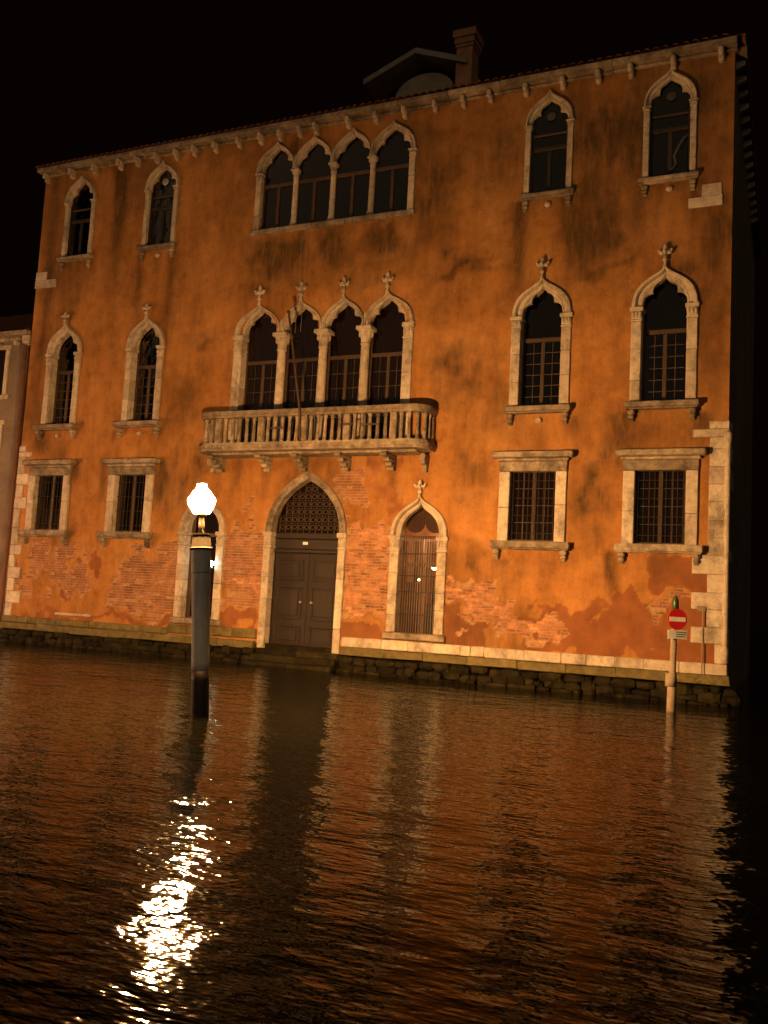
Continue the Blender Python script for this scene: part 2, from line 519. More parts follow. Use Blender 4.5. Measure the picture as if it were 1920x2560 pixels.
def gothic_window(name, xc, a, jw, z0, zs, zi, zo, recess, finial=None, cusps=True, cap=None, sill=(.78, .12, .20, .22), glz=None, shape=ogee, nblock=3, label=None, boss=True):
    win = empty(name, (xc, FY, z0), pal)
    if label: win['label'] = label
    capz = cap or 0
    for s in (-1, 1):
        x0, x1 = sorted((xc + s*a, xc + s*(a+jw)))
        jamb(win, x0, x1, z0+.002, zs-capz-.003, recess, nblock=nblock)
        if cap: capital(win, x0, x1, zs-capz, zs-.002, recess)
        outer = shape(a+jw, zo-zs); inner = shape(a, zi-zs)
        arch_half(s, xc + s*.002, zs, outer, inner, recess).build('arch_stone', M['stone'], win)
        if cusps:
            cusp_half(s, xc, zs, inner, trefoil(a, zi-zs), -.15, -.06).build('cusp', M['stone'], win)
    arch_hole(xc, a+jw*.55, z0-.03, zs, zo-(zo-zi)*.45, shape)
    if finial: finial_mesh(xc, zo-.02, finial-zo).build('finial', M['stone'], win, True)
    if sill: sill_set(win, xc, *sill[:1], z0, *sill[1:], boss=boss)
    if glz: glazing(win, xc-a-.02, xc+a+.02, z0-.02, zi+.03, glz['zt'], -recess-.04, glz.get('wood', M['frame_wood']), glz.get('curtain'), glz.get('rows', 4), glz.get('halves', 2), glz.get('bars', True))
    return win

# --- third storey single windows
for i, xc in enumerate((-19.83, -16.78, -5.36, -2.58)):
    w = gothic_window('ogee_window', xc, .445, .135, 11.62, 13.36, 14.03, 14.19, .08, None, True, .10,
                  (.66, .09, .15, .0), None, nblock=4 if i > 1 else 3, boss=i != 0)
    zt = 12.80
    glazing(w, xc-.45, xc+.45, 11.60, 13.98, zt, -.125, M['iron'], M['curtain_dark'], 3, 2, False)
    MB().box(xc-.40, xc+.40, 13.12, 13.17, -.115, -.082, .006).build('transom', M['frame_wood'], w)
    if i != 0:
        mb = MB(); mb.lathe(W3(xc+.01, 13.60, -.112), [(.09, 0), (.11, .02), (.09, .035), (.03, .04)], 12, (0, -1, 0))
        mb.build('roundel', M['pale_grey'] if i > 1 else M['stone'], w)
    if i == 3:
        pts = [W3(xc+.40, 12.62, -.10), W3(xc+.30, 12.55, -.10), W3(xc+.20, 12.38, -.10), W3(xc+.10, 12.15, -.10), W3(xc+.14, 11.95, -.10), W3(xc+.02, 11.80, -.10), W3(xc-.2, 11.70, -.10)]
        MB().tube(pts, .035, 6).build('pale_curl', M['pale_grey'], w, True)  # pale curved tube set against the pane

# --- second storey single windows
for i, (xc, a, jw) in enumerate(((-19.95, .455, .195), (-16.92, .455, .195), (-5.38, .485, .225), (-2.60, .485, .225))):
    w = gothic_window('tall_ogee_window', xc, a, jw, 6.44, 8.64, 9.35, 9.56, .24, 10.07 if i > 1 else 9.92, True, .33,
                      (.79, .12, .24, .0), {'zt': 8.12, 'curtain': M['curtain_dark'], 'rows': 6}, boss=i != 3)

# --- four light windows
def group_window(name, cols, centres, colw, z0, zcap0, zs, zi, zo, recess, finials, cusps, sill, glz, deep_jamb):
    win = empty(name, ((cols[0]+cols[-1])/2, FY, z0), pal)
    n = len(centres)
    for i, x in enumerate(cols):
        if i in (0, n):
            j = deep_jamb; s = 1 if i == 0 else -1
            x0, x1 = sorted((x - s*j*.5, x + s*j*.5))
            jamb(win, x0, x1, z0+.002, zcap0-.002, recess, .05, 3)
            capital(win, x0, x1, zcap0, zs-.002, recess)
        else:
            H = zcap0-z0; r = colw/2
            y = FY + .10
            MB().lathe((x, y, z0+.002), [(r*1.5, 0), (r*1.5, .09), (r*1.25, .10), (r*1.35, .14), (r*1.05, .18), (r*1.03, H*.45), (r*.92, H-.07), (r*1.12, H-.05), (r*1.12, H-.02), (r*.95, H)], 14).build('column', M['stone'], win, True)
            mb = MB(); hc = zs-zcap0
            mb.lathe((x, y, zcap0), [(r*1.0, 0), (r*1.1, hc*.3), (r*1.45, hc*.62), (r*1.7, hc*.74)], 12)
            for k in range(8):
                an = k*math.pi/4 + .2
                mb.blob((x+r*1.32*math.cos(an), y+r*1.32*math.sin(an), zcap0+hc*.55), (r*.35, r*.35, hc*.2), 6, 4)
            mb.box(x-r*1.75, x+r*1.75, zcap0+hc*.75, zs-.002, -.10-r*1.7, -.10+r*1.7, .012)
            mb.build('capital', M['stone'], win)
    for i, xc in enumerate(centres):
        lft = cols[i] + (deep_jamb*.5 if i == 0 else colw*.42)
        rgt = cols[i+1] - (deep_jamb*.5 if i == n-1 else colw*.42)
        for s in (-1, 1):
            a = (rgt-xc) if s > 0 else (xc-lft)
            e = (cols[i+1]-xc if s > 0 else xc-cols[i])
            ao = (e + deep_jamb*.5) if (i == 0 and s < 0) or (i == n-1 and s > 0) else e - .003
            outer = ogee(ao, zo-zs); inner = ogee(a, zi-zs)
            arch_half(s, xc+s*.002, zs, outer, inner, recess).build('arch_stone', M['stone'], win)
            if cusps: cusp_half(s, xc, zs, inner, trefoil(a, zi-zs), -.16, -.07).build('cusp', M['stone'], win)
        arch_hole(xc, min(rgt-xc, xc-lft)+.05, zs-.05, zs, zi+.10)
        if finials: finial_mesh(xc, zo-.02, finials-zo).build('finial', M['stone'], win, True)
        glazing(win, lft-.03, rgt+.03, z0-.02, zi+.05, glz['zt'], -recess-.04, glz['wood'], glz['curtain'], glz['rows'], 2, glz['bars'])
    rect_hole(cols[0]+.02, cols[-1]-.02, z0-.03, zs+.02)
    # stone web above each capital, so that no gap shows between the arches
    for x in cols[1:-1]:
        MB().extrude([(x-colw*.5, zs), (x+colw*.5, zs), (x+.005, zs+(zo-zs)*.42), (x-.005, zs+(zo-zs)*.42)], -recess, .035).build('spandrel_stone', M['stone'], win)
    if sill:
        x0, x1 = cols[0]-.18, cols[-1]+.14
        cuts = np.linspace(x0, x1, 6)
        for a, b_ in zip(cuts, cuts[1:]):
            MB().box(a+.003, b_-.003, z0-.13, z0, -.3, .10, .015).build('sill', M['grimy'], win)
    return win
group_window('four_light_window', [-13.46, -12.36, -11.21, -10.06, -8.89], [-12.92, -11.78, -10.62, -9.46], .15, 11.66, 13.10, 13.30, 14.02, 14.15, .10,
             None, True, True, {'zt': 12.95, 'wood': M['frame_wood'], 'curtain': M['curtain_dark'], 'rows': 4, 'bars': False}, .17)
group_window('balcony_window', [-13.76, -12.45, -11.2, -9.98, -8.75], [-13.14, -11.86, -10.60, -9.36], .24, 5.62, 8.31, 8.73, 9.45, 9.59, .24,
             10.10, True, False, {'zt': 8.02, 'wood': M['frame_wood'], 'curtain': M['curtain'], 'rows': 6, 'bars': True}, .26)

# --- first storey barred windows
for i, xc in enumerate((-20.06, -17.05, -5.44, -2.60)):
    w = empty('barred_window', (xc, FY, 3.3), pal)
    a, jw, z0, z1 = .54, .25, 3.30, 4.93
    for s in (-1, 1):
        x0, x1 = sorted((xc+s*a, xc+s*(a+jw)))
        jamb(w, x0, x1, z0+.002, z1-.002, .16, .06, 2)
    MB().box(xc-a-jw-.01, xc+a+jw+.01, z1, 5.16, -.16, .065, .012).build('lintel', M['grimy'], w)
    mb = MB()
    mb.box(xc-a-jw-.05, xc+a+jw+.05, 5.163, 5.235, -.02, .12, .02); mb.box(xc-.95, xc+.95, 5.238, 5.375, -.02, .24, .02)
    mb.build('cornice', M['grimy'], w)
    sill_set(w, xc, .92, z0, .155, .22, 0, False, .24)
    glazing(w, xc-a-.01, xc+a+.01, z0-.01, z1+.02, None, -.19, M['frame_wood'], M['curtain'], 4, 2, i > 1)
    for k in range(9):
        x = xc - a + .06 + k*(2*a-.12)/8
        MB().tube([W3(x, z0-.02, -.08), W3(x, z1+.02, -.08)], .0095, 5).build('grille_bar', M['iron'], w)
    for k in range(4):
        z = z0 + (z1-z0)*(k+.5)/4
        MB().tube([W3(xc-a-.02, z, -.095), W3(xc+a+.02, z, -.095)], .011, 5).build('grille_bar', M['iron'], w)
    rect_hole(xc-a-jw*.5, xc+a+jw*.5, z0-.08, 5.05)

# --- portal
portal = empty('portal', (-11.34, FY, .45), pal); portal['label'] = 'pointed arch water door with dark panelled leaves'
xc, a, jw = -11.34, .985, .20
for s in (-1, 1):
    x0, x1 = sorted((xc+s*a, xc+s*(a+jw)))
    jamb(portal, x0, x1, .40, 2.98, .22, .06, 4)
    capital(portal, x0, x1, 2.985, 3.40, .22, .07)
    outer = lancet(a+jw-.02, 4.98-3.40); inner = lancet(a, 4.77-3.40)
    n = len(outer); cut = [0, 6, 11, 16, n-1]
    for c0, c1 in zip(cut, cut[1:]):
        arch_half(s, xc+s*.002, 3.403, outer[c0:c1+1], inner[c0:c1+1], .22, [(0, -.03), (0, .05), (.3, .06), (.4, .03), (.7, .03), (.8, .05), (1, .04)]).build('voussoir', M['grimy'], portal)
arch_hole(xc, a+jw*.5, .30, 3.40, 4.88, lancet)
mb = MB(); mb.box(xc-a-.05, xc+a+.05, 3.25, 3.40, -.34, -.16, .02); mb.box(xc-a-.05, xc+a+.05, 2.98, 3.245, -.34, -.22, .02); mb.box(xc-a-.05, xc+a+.05, 2.88, 2.975, -.34, -.17, .02)
mb.build('transom', M['wood'], portal)
MB().box(-11.50, -11.36, 3.10, 3.17, -.218, -.19, .005).build('plaque', M['sign_white'], portal)
for s in (-1, 1):
    x0, x1 = sorted((xc+s*.004, xc+s*(a+.03)))
    MB().box(x0, x1, .42, 2.875, -.36, -.30, .01).build('door_leaf', M['wood'], portal)
    xa, xb = x0+.12, x1-.14
    for z0, z1 in ((2.16, 2.72), (1.16, 2.02), (.52, 1.02)):
        mb = MB()
        mb.box(xa, xb, z0, z0+.05, -.30, -.262, .012); mb.box(xa, xb, z1-.05, z1, -.30, -.258, .012)
        mb.box(xa, xa+.05, z0+.051, z1-.051, -.30, -.264, .012); mb.box(xb-.05, xb, z0+.051, z1-.051, -.30, -.264, .012)
        mb.box(xa+.11, xb-.11, z0+.11, z1-.11, -.30, -.268, .03)
        mb.build('door_panel', M['wood'], portal)
    mb = MB(); mb.lathe(W3(xc+s*.16, 1.62, -.298), [(.03, 0), (.03, .02), (.014, .03), (.034, .055), (.026, .08), (.004, .085)], 10, (0, -1, 0))
    mb.build('door_knob', M['brass'], portal, True)
mb = MB(); mb.box(xc-a-.04, xc+a+.04, .43, .56, -.30, -.24, .02); mb.build('kick_board', M['wood'], portal)
# fanlight grille: rings between bars
lan = lancet(a, 1.37)
def fan_half(z): return float(np.interp(z-3.40, lan[:, 1], lan[:, 0], right=0))
for k in range(-5, 6):
    x = xc + k*.178
    zz = 3.41
    top = max([z for z in np.arange(3.41, 4.78, .01) if fan_half(z) > abs(x-xc)+.01] or [3.41])
    if top > 3.5: MB().tube([W3(x, zz, -.22), W3(x, top, -.22)], .011, 5).build('fanlight_bar', M['iron'], portal)
ring = None
for r in range(6):
    z = 3.55 + r*.20
    hw = fan_half(z+.06)-.06
    for k in range(-6, 6):
        x = xc + (k+.5)*.178
        if abs(x-xc) > hw: continue
        c = W3(x, z, -.215)
        if ring is None:
            pts = [Vector(c) + Vector((.058*math.cos(t), 0, .058*math.sin(t))) for t in np.linspace(0, 2*math.pi, 11)]
            ring = MB().tube(pts, .011, 4).build('fanlight_ring', M['frame_wood'], portal)
        else: twin(ring, c, portal)
    if hw > .1: MB().tube([W3(xc-hw-.06, z+.10, -.225), W3(xc+hw+.06, z+.10, -.225)], .009, 4).build('fanlight_bar', M['iron'], portal)
MB().box(xc-a-.02, xc+a+.02, 3.39, 4.85, -.335, -.327, .001).build('pane', M['glass'], portal)
MB().box(xc-a-.1, xc+a+.1, 3.35, 4.9, -.52, -.50, .002).build('fanlight_backing', M['curtain'], portal)

# --- ogee windows left and right of the portal
def low_ogee(xc, lit):
    w = gothic_window('low_ogee_window', xc, .50, .235, 1.03, 3.37, 4.16, 4.38, .20, 4.76 if lit else None, False, .38, None, None, nblock=4,
                      label='lit barred ogee window beside the portal' if lit else 'dark ogee doorway behind the lamp pole')
    MB().box(xc-.80, xc+.80, .87, 1.028, -.30, .10, .02).build('sill', M['grimy'], w)
    if lit:
        for z in (2.95, 2.41, 2.02, 1.48):
            MB().box(xc-.52, xc+.52, z-.014, z+.014, -.14, -.115, .004).build('grille_bar', M['iron'], w)
        for k in range(16):
            x = xc-.47 + k*.94/15
            MB().tube([W3(x, 1.02, -.15), W3(x, 3.36, -.15)], .007, 4).build('grille_bar', M['lattice'], w)
        MB().box(xc-.53, xc+.53, 3.33, 3.40, -.33, -.22, .008).build('transom', M['frame_wood'], w)
        MB().box(xc-.03, xc+.03, 1.02, 3.328, -.33, -.26, .008).build('mullion', M['frame_wood'], w)
        MB().box(xc-.52, xc+.52, 2.64, 2.74, -.33, -.27, .008).build('transom', M['frame_wood'], w)
        for x0, x1, z0, z1 in ((xc-.52, xc-.031, 1.02, 2.635), (xc+.031, xc+.52, 1.02, 2.635), (xc-.52, xc-.031, 2.745, 3.325), (xc+.031, xc+.52, 2.745, 3.325), (xc-.52, xc+.52, 3.41, 4.25)):
            MB().box(x0, x1, z0, z1, -.305, -.298, .001).build('pane', M['glass_clear'], w)
        for s_ in (-1, 1):
            cx_ = xc + s_*.26
            pts = [(cx_-.26, 4.2), (cx_+.26, 4.2)] + [(cx_+.26*math.cos(t), 3.72-.24*math.sin(t)) for t in np.linspace(0, math.pi, 9)]
            MB().extrude(pts, -.40-.01*s_, -.385-.01*s_).build('swag_curtain', M['curtain'], w)
        for k in range(7):
            x = xc - 1.3 + k*.34
            MB().box(x, x+.13, .95, 3.4, -2.2, -2.12, .01).build('bookcase_upright', M['frame_wood'], w)
        # the lit room behind it
        x0, x1, z0, z1, dep = xc-2.4, xc+.9, .9, 4.4, 2.6
        vs = [W3(x0, z0, -.34), W3(x1, z0, -.34), W3(x1, z1, -.34), W3(x0, z1, -.34), W3(x0, z0, -dep), W3(x1, z0, -dep), W3(x1, z1, -dep), W3(x0, z1, -dep)]
        MB().add(vs, [(4, 5, 6, 7), (0, 1, 5, 4), (3, 2, 6, 7), (0, 4, 7, 3), (1, 5, 6, 2)]).build('room_wall', M['interior'], w)
        MB().box(xc-1.5, xc-.75, .92, 2.3, -2.3, -1.8, .02).build('cabinet', M['frame_wood'], w)
        mb = MB(); mb.box(xc+.1, xc+.46, 1.02, 1.75, -.7, -.4, .02); mb.blob(W3(xc+.30, 1.9, -.55), (.12, .12, .2)); mb.build('chair_back', M['iron'], w)
        MB().blob(W3(xc+.29, 2.64, -.40), (.075, .03, .06), 10, 6).build('interior_lamp', M['bulb'], w, True)
        MB().blob(W3(xc-.10, 2.33, -.42), (.055, .03, .022), 10, 6).build('interior_lamp', M['bulb'], w, True)
        MB().blob(W3(xc+.55, 3.3, -1.2), (.16, .16, .12), 12, 8).build('room_fill_lamp', M['room_fill'], w, True)  # extra lamp added out of view to brighten the room
    else:
        glazing(w, xc-.52, xc+.52, 1.01, 4.2, 3.30, -.34, M['frame_wood'], M['curtain'], 3, 2, False)
        mb = MB(); c = W3(xc+.44, 2.50, .12)
        mb.blob(c, (.05, .05, .085), 10, 6); mb.build('lantern_bulb', M['bulb_white'], w, True)
        mb = MB(); mb.lathe((c[0], c[1], c[2]-.13), [(.06, 0), (.06, .03), (.03, .05)], 10); mb.tube([(c[0], c[1], c[2]-.12), (c[0]+.05, FY-.02, c[2]-.16)], .012)
        mb.build('lantern_bracket', M['iron'], w)
    return w
low_ogee(-8.20, True)
low_ogee(-14.50, False)

# ------------------------------------------------------------------ the wall itself, a fine sheet with openings
RES = .042
nx, nz = int((XR-XL)/RES)+1, int((TOP-.0)/RES)+1
xs = np.linspace(XL, XR, nx); zs = np.linspace(0.0, TOP, nz)
X, Zg = np.meshgrid(xs, zs, indexing='ij')
rng = np.random.RandomState(3)
def vnoise(X, Z, s, seed):
    r = np.random.RandomState(seed).rand(257, 257)
    u, v = X*s+100.0, Z*s+100.0
    i, j = np.floor(u).astype(int), np.floor(v).astype(int); fu, fv = u-i, v-j
    fu = fu*fu*(3-2*fu); fv = fv*fv*(3-2*fv)
    g = lambda a, b_: r[a % 257, b_ % 257]
    return (g(i, j)*(1-fu)+g(i+1, j)*fu)*(1-fv)+(g(i, j+1)*(1-fu)+g(i+1, j+1)*fu)*fv
def fbm(X, Z, s, seed, o=5):
    t = 0; a = .5
    for k in range(o): t = t + a*vnoise(X, Z, s*2**k, seed+k); a *= .5
    return t/(1-.5**o)
def ss(e0, e1, x):
    t = np.clip((x-e0)/(e1-e0), 0, 1); return t*t*(3-2*t)
wx = X + (fbm(X, Zg, 1.7, 11)-.5)*1.15; wz = Zg + (fbm(X, Zg, 1.9, 21)-.5)*1.25
def patch(x0, x1, z0, z1, soft=.18):
    return ss(x0-soft, x0+soft, wx)*(1-ss(x1-soft, x1+soft, wx))*ss(z0-soft, z0+soft, wz)*(1-ss(z1-soft, z1+soft, wz))
nb = fbm(X, Zg, 1.5, 41); nf = fbm(X, Zg, 4.0, 51)
bf = np.zeros_like(X)
for x0, x1, z0, z1, k in ((-13.85, -12.5, 1.45, 3.35, 1.05), (-10.25, -8.8, 1.45, 3.7, 1.1), (-7.5, -6.3, 1.9, 2.45, .75), (-6.9, -5.6, 1.45, 2.0, .75), (-6.1, -4.9, 1.0, 1.6, .95),
                          (-15.9, -15.2, .95, 3.3, .85), (-17.4, -15.6, 1.0, 2.9, .66), (-20.9, -18.2, 1.3, 3.0, .58), (-2.95, -2.1, 1.85, 2.2, .72), (-10.7, -9.6, 3.9, 5.1, .62), (-13.8, -12.9, 3.3, 4.2, .5), (-7.4, -6.6, 1.1, 1.4, .55)):
    bf = np.maximum(bf, k*patch(x0, x1, z0, z1, .16))
brick = ss(.46, .50, bf*(.50+.80*nb) + (nf-.5)*.55)
damp = np.zeros_like(X)
for x0, x1, z0, z1, k in ((-5.3, -1.2, .7, 1.75, 1), (-4.0, -1.2, 1.2, 2.0, .8), (-7.5, -6.4, .7, 1.75, .9), (-10.2, -8.9, .7, 1.25, .9), (-13.9, -12.5, .7, 1.35, .9), (-15.6, -15.2, .7, 1.8, .7),
                          (-2.9, -1.5, 2.2, 2.95, .9), (-19.5, -18.7, 1.5, 2.3, .8), (-18.2, -17.9, 2.1, 2.6, .9), (-21.4, -15.5, .7, 1.0, .6), (-9.7, -8.6, 4.0, 5.4, .45), (-9.9, -9.5, 1.9, 2.6, .8)):
    damp = np.maximum(damp, k*patch(x0, x1, z0, z1, .12))
damp = ss(.35, .55, damp + (nf-.5)*.3)*.85
stain_shade = np.zeros_like(X)
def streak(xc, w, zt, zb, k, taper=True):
    global stain_shade
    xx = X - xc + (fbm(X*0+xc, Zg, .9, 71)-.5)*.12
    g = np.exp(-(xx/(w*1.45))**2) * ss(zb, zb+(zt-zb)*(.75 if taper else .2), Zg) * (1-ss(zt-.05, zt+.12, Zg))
    stain_shade = np.maximum(stain_shade, k*g)
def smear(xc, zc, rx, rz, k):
    global stain_shade
    g = np.exp(-((wx-xc)/rx)**2-((wz-zc)/rz)**2); stain_shade = np.maximum(stain_shade, k*g*(.4+.9*nb))
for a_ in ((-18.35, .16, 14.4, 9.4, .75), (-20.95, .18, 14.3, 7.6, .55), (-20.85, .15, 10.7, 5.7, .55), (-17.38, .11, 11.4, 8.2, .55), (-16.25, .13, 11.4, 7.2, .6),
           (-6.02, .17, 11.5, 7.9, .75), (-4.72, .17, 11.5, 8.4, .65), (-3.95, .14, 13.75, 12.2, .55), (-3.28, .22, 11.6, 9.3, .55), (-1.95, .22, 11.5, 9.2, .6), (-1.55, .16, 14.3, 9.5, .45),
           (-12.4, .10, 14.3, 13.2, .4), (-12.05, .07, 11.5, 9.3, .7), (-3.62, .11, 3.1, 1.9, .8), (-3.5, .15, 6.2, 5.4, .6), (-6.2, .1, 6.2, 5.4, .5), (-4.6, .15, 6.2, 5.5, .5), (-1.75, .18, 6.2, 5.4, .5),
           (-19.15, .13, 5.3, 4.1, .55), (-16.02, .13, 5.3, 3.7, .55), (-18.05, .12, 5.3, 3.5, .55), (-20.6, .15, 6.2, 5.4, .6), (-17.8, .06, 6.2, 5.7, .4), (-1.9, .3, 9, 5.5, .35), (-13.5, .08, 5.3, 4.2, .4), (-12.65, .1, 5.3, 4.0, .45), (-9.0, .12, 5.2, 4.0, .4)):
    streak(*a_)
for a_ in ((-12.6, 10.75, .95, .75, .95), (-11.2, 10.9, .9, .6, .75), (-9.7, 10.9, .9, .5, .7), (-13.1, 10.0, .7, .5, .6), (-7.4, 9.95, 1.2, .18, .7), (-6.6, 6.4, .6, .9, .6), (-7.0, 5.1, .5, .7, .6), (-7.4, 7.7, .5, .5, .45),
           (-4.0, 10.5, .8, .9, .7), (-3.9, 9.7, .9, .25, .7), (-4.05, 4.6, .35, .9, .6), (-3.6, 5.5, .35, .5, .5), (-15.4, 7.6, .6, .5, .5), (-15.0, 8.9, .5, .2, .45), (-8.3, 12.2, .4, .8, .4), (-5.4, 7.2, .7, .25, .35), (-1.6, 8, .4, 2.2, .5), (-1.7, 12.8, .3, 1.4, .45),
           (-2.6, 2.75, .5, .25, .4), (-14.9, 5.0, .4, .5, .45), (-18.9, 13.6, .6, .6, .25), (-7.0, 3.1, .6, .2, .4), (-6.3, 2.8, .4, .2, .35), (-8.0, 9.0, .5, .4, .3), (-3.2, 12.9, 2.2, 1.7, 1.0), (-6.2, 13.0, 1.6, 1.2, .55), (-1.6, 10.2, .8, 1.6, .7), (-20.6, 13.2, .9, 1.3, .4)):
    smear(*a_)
stain_shade = np.clip(stain_shade*1.35 + .5*ss(.52, .72, fbm(X, Zg, .45, 91)), 0, .93)*(1-.7*brick)
und = (fbm(X, Zg, .7, 81)-.5)*.03 + (nf-.5)*.008
Y = FY + .012 + und + brick*.032 + damp*.004
hole = np.zeros((nx-1, nz-1), bool)
OPEN.append(lambda X_, Z_: Z_ < .5)
cx, cz = (X[:-1, :-1]+X[1:, 1:])/2, (Zg[:-1, :-1]+Zg[1:, 1:])/2
for f_ in OPEN: hole |= f_(cx, cz)
idx = np.arange(nx*nz).reshape(nx, nz)
q = np.stack([idx[:-1, :-1], idx[1:, :-1], idx[1:, 1:], idx[:-1, 1:]], -1)[~hole]
me = bpy.data.meshes.new('wall')
org = Vector((-11.3, FY, 7.2))
me.from_pydata(np.stack([X.ravel()-org.x, Y.ravel()-org.y, Zg.ravel()-org.z], -1).tolist(), [], q.tolist())
for nm, arr in (('stain_shade', stain_shade), ('brick', brick), ('damp', damp)):
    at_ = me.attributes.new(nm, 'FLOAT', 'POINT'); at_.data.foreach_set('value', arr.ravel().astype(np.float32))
for p_ in me.polygons: p_.use_smooth = True
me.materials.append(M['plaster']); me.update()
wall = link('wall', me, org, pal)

# exposed bricks: single pieces set in the places where the plaster has gone
protos = []
for k in range(6):
    mb = MB(); L = (.235, .25, .225, .12, .24, .215)[k]
    mb.box(-L/2, L/2, -.027, .027, -.02, .008, .007, .004)
    o = mb.build('brick', M['brick'], wall); protos.append(o)
spots = []
for r in range(int(.9/.072), int(5.2/.072)):
    z = r*.072+.03; x = XL + (r % 2)*.13 + random.uniform(0, .05)
    while x < XR-.2:
        k = random.choices(range(6), (5, 5, 4, 3, 5, 3))[0]; L = (.235, .25, .225, .12, .24, .215)[k]
        xm = x+L/2; i, j = int((xm-XL)/RES), int(z/RES)
        if brick[i, j] > .5 and not any(bool(f_(np.array(xm-.1), np.array(z)) | f_(np.array(xm+.1), np.array(z))) for f_ in OPEN):
            if random.random() < .93: spots.append((xm, z, k, float(Y[i, j])))
        x += L+.014
spots.sort(key=lambda s_: (abs(s_[0]+8.0) + 2*abs(s_[1]-2.2)))
used = set(); rest_v = MB()
cnt = 0
for xm, z, k, y in spots:
    yy = y - .004 + random.uniform(-.006, .005)
    rz = (0, random.uniform(-.03, .03), random.uniform(-.02, .02))
    if cnt < 298:
        if k not in used:
            used.add(k); o = protos[k]; o.location = Vector((xm, yy, z))-WLOC[wall.name]; o.rotation_euler = rz
        else: twin(protos[k], (xm, yy, z), wall, rz)
        cnt += 1
    else:
        vv = np.array([v.co for v in protos[k].data.vertices]); 
        rest_v.add([(xm+v[0], yy+v[1], z+v[2]) for v in vv], [tuple(p_.vertices) for p_ in protos[k].data.polygons])
if rest_v.v:
    o = rest_v.build('brickwork', M['brick'], wall); o['kind'] = 'stuff'
for k in range(6):
    if k not in used: bpy.data.objects.remove(protos[k])

# side and back walls
mb = MB(); mb.add([(XR, FY+.01, 0), (XR, FY+13, 0), (XR, FY+13, TOP), (XR, FY+.01, TOP)], [(0, 1, 2, 3)]); 
side = mb.build('side_wall', M['grey_plaster'], pal)
mb = MB(); mb.add([(XL, FY+.01, 0), (XL, FY+13, 0), (XL, FY+13, TOP), (XL, FY+.01, TOP)], [(0, 1, 2, 3)]); mb.build('side_wall', M['plaster'], pal)
mb = MB(); mb.add([(XL, FY+13, 0), (XR, FY+13, 0), (XR, FY+13, TOP), (XL, FY+13, TOP)], [(0, 1, 2, 3)]); mb.build('back_wall', M['plaster'], pal)
for z0, z1, w_ in ((5.1, 5.6, .5), (4.55, 5.0, .9), (3.0, 3.25, .8), (5.65, 6.0, .35), (2.0, 2.3, .5), (1.2, 1.55, .6)):
    MB().box(XR+.002, XR+.05, z0, z1, -.25-w_, -.25, .02, .01).build('quoin_stone', M['stone'], pal)

# cornice, its brackets, gutter line of tiles
cuts = np.linspace(XL-.08, XR+.06, 16)
for a_, b_ in zip(cuts, cuts[1:]):
    mb = MB(); mb.box(a_+.002, b_-.002, 14.40, 14.52, -.1, .32, .015, .008); mb.box(a_+.002, b_-.002, 14.335, 14.397, -.1, .06+random.uniform(0, .05), .02); mb.build('cornice_stone', M['grimy'], pal)
for x in (-21.2, -20.2, -19.3, -18.35, -17.7, -17.0, -16.3, -15.66, -14.95, -14.15, -13.45, -12.83, -12.22, -11.73, -10.75, -9.95, -9.14, -8.30, -7.55, -6.85, -5.95, -5.05, -4.21, -3.47, -2.52, -1.50):
    mb = MB(); mb.box(x-.062, x+.062, 14.12, 14.398, -.02, .16, .03); mb.box(x-.055, x+.055, 14.20, 14.397, .155, .27, .03)
    mb.build('cornice_bracket', M['stone'], pal)
for k in range(15):
    y = FY+.35+k*.62
    mb = MB(); mb.add([(XR, y, 14.12), (XR+.2, y, 14.2), (XR+.2, y+.14, 14.2), (XR, y+.14, 14.12), (XR, y, 14.31), (XR+.2, y, 14.31), (XR+.2, y+.14, 14.31), (XR, y+.14, 14.31)],
                     [(0, 1, 2, 3), (4, 5, 6, 7), (0, 1, 5, 4), (1, 2, 6, 5), (2, 3, 7, 6)]); mb.build('cornice_bracket', M['stone'], pal)
mb = MB(); mb.add([(XR+x_, FY-.3+y_, z_) for z_ in (14.33, 14.5) for x_, y_ in ((0, 0.42), (.24, 0.42), (.24, 13), (0, 13))], [(0, 1, 2, 3), (4, 5, 6, 7), (0, 1, 5, 4), (1, 2, 6, 5), (2, 3, 7, 6), (3, 0, 4, 7)]); mb.build('cornice_stone', M['grey_plaster'], pal)
roof = MB()
ey, rz_ = FY-.32, 14.53
roof.add([(XL-.1, ey, rz_), (XR+.22, ey, rz_), (XR+.22, FY+13.2, rz_), (XL-.1, FY+13.2, rz_), (XL+5, FY+6.4, rz_+2.3), (XR-5, FY+6.4, rz_+2.3)], [(0, 1, 5, 4), (1, 2, 5), (2, 3, 4, 5), (3, 0, 4)])
roof = roof.build('roof', M['tile'], pal)
tile = None
slope = math.atan2(2.3, 6.76)
for k in range(int((XR-XL+.2)/.21)):
    x = XL-.02 + k*.21; c = (x, ey+.16, rz_+.075)
    if tile is None:
        vs = []; fs = []
        for i in range(7):
            t = math.pi*i/6
            for y_, r_ in ((-.22, .085), (.22, .07)):
                vs.append((c[0]-r_*math.cos(t), c[1]+y_*math.cos(slope), c[2]+y_*math.sin(slope)+r_*.8*math.sin(t)-.02))
        for i in range(6): fs.append((2*i, 2*i+2, 2*i+3, 2*i+1))
        tile = MB().add(vs, fs).build('roof_tile', M['tile'], roof); tl = WLOC[tile.name]-Vector(c)
    else: twin(tile, Vector(c)+tl, roof, (0, 0, random.uniform(-.05, .05)))

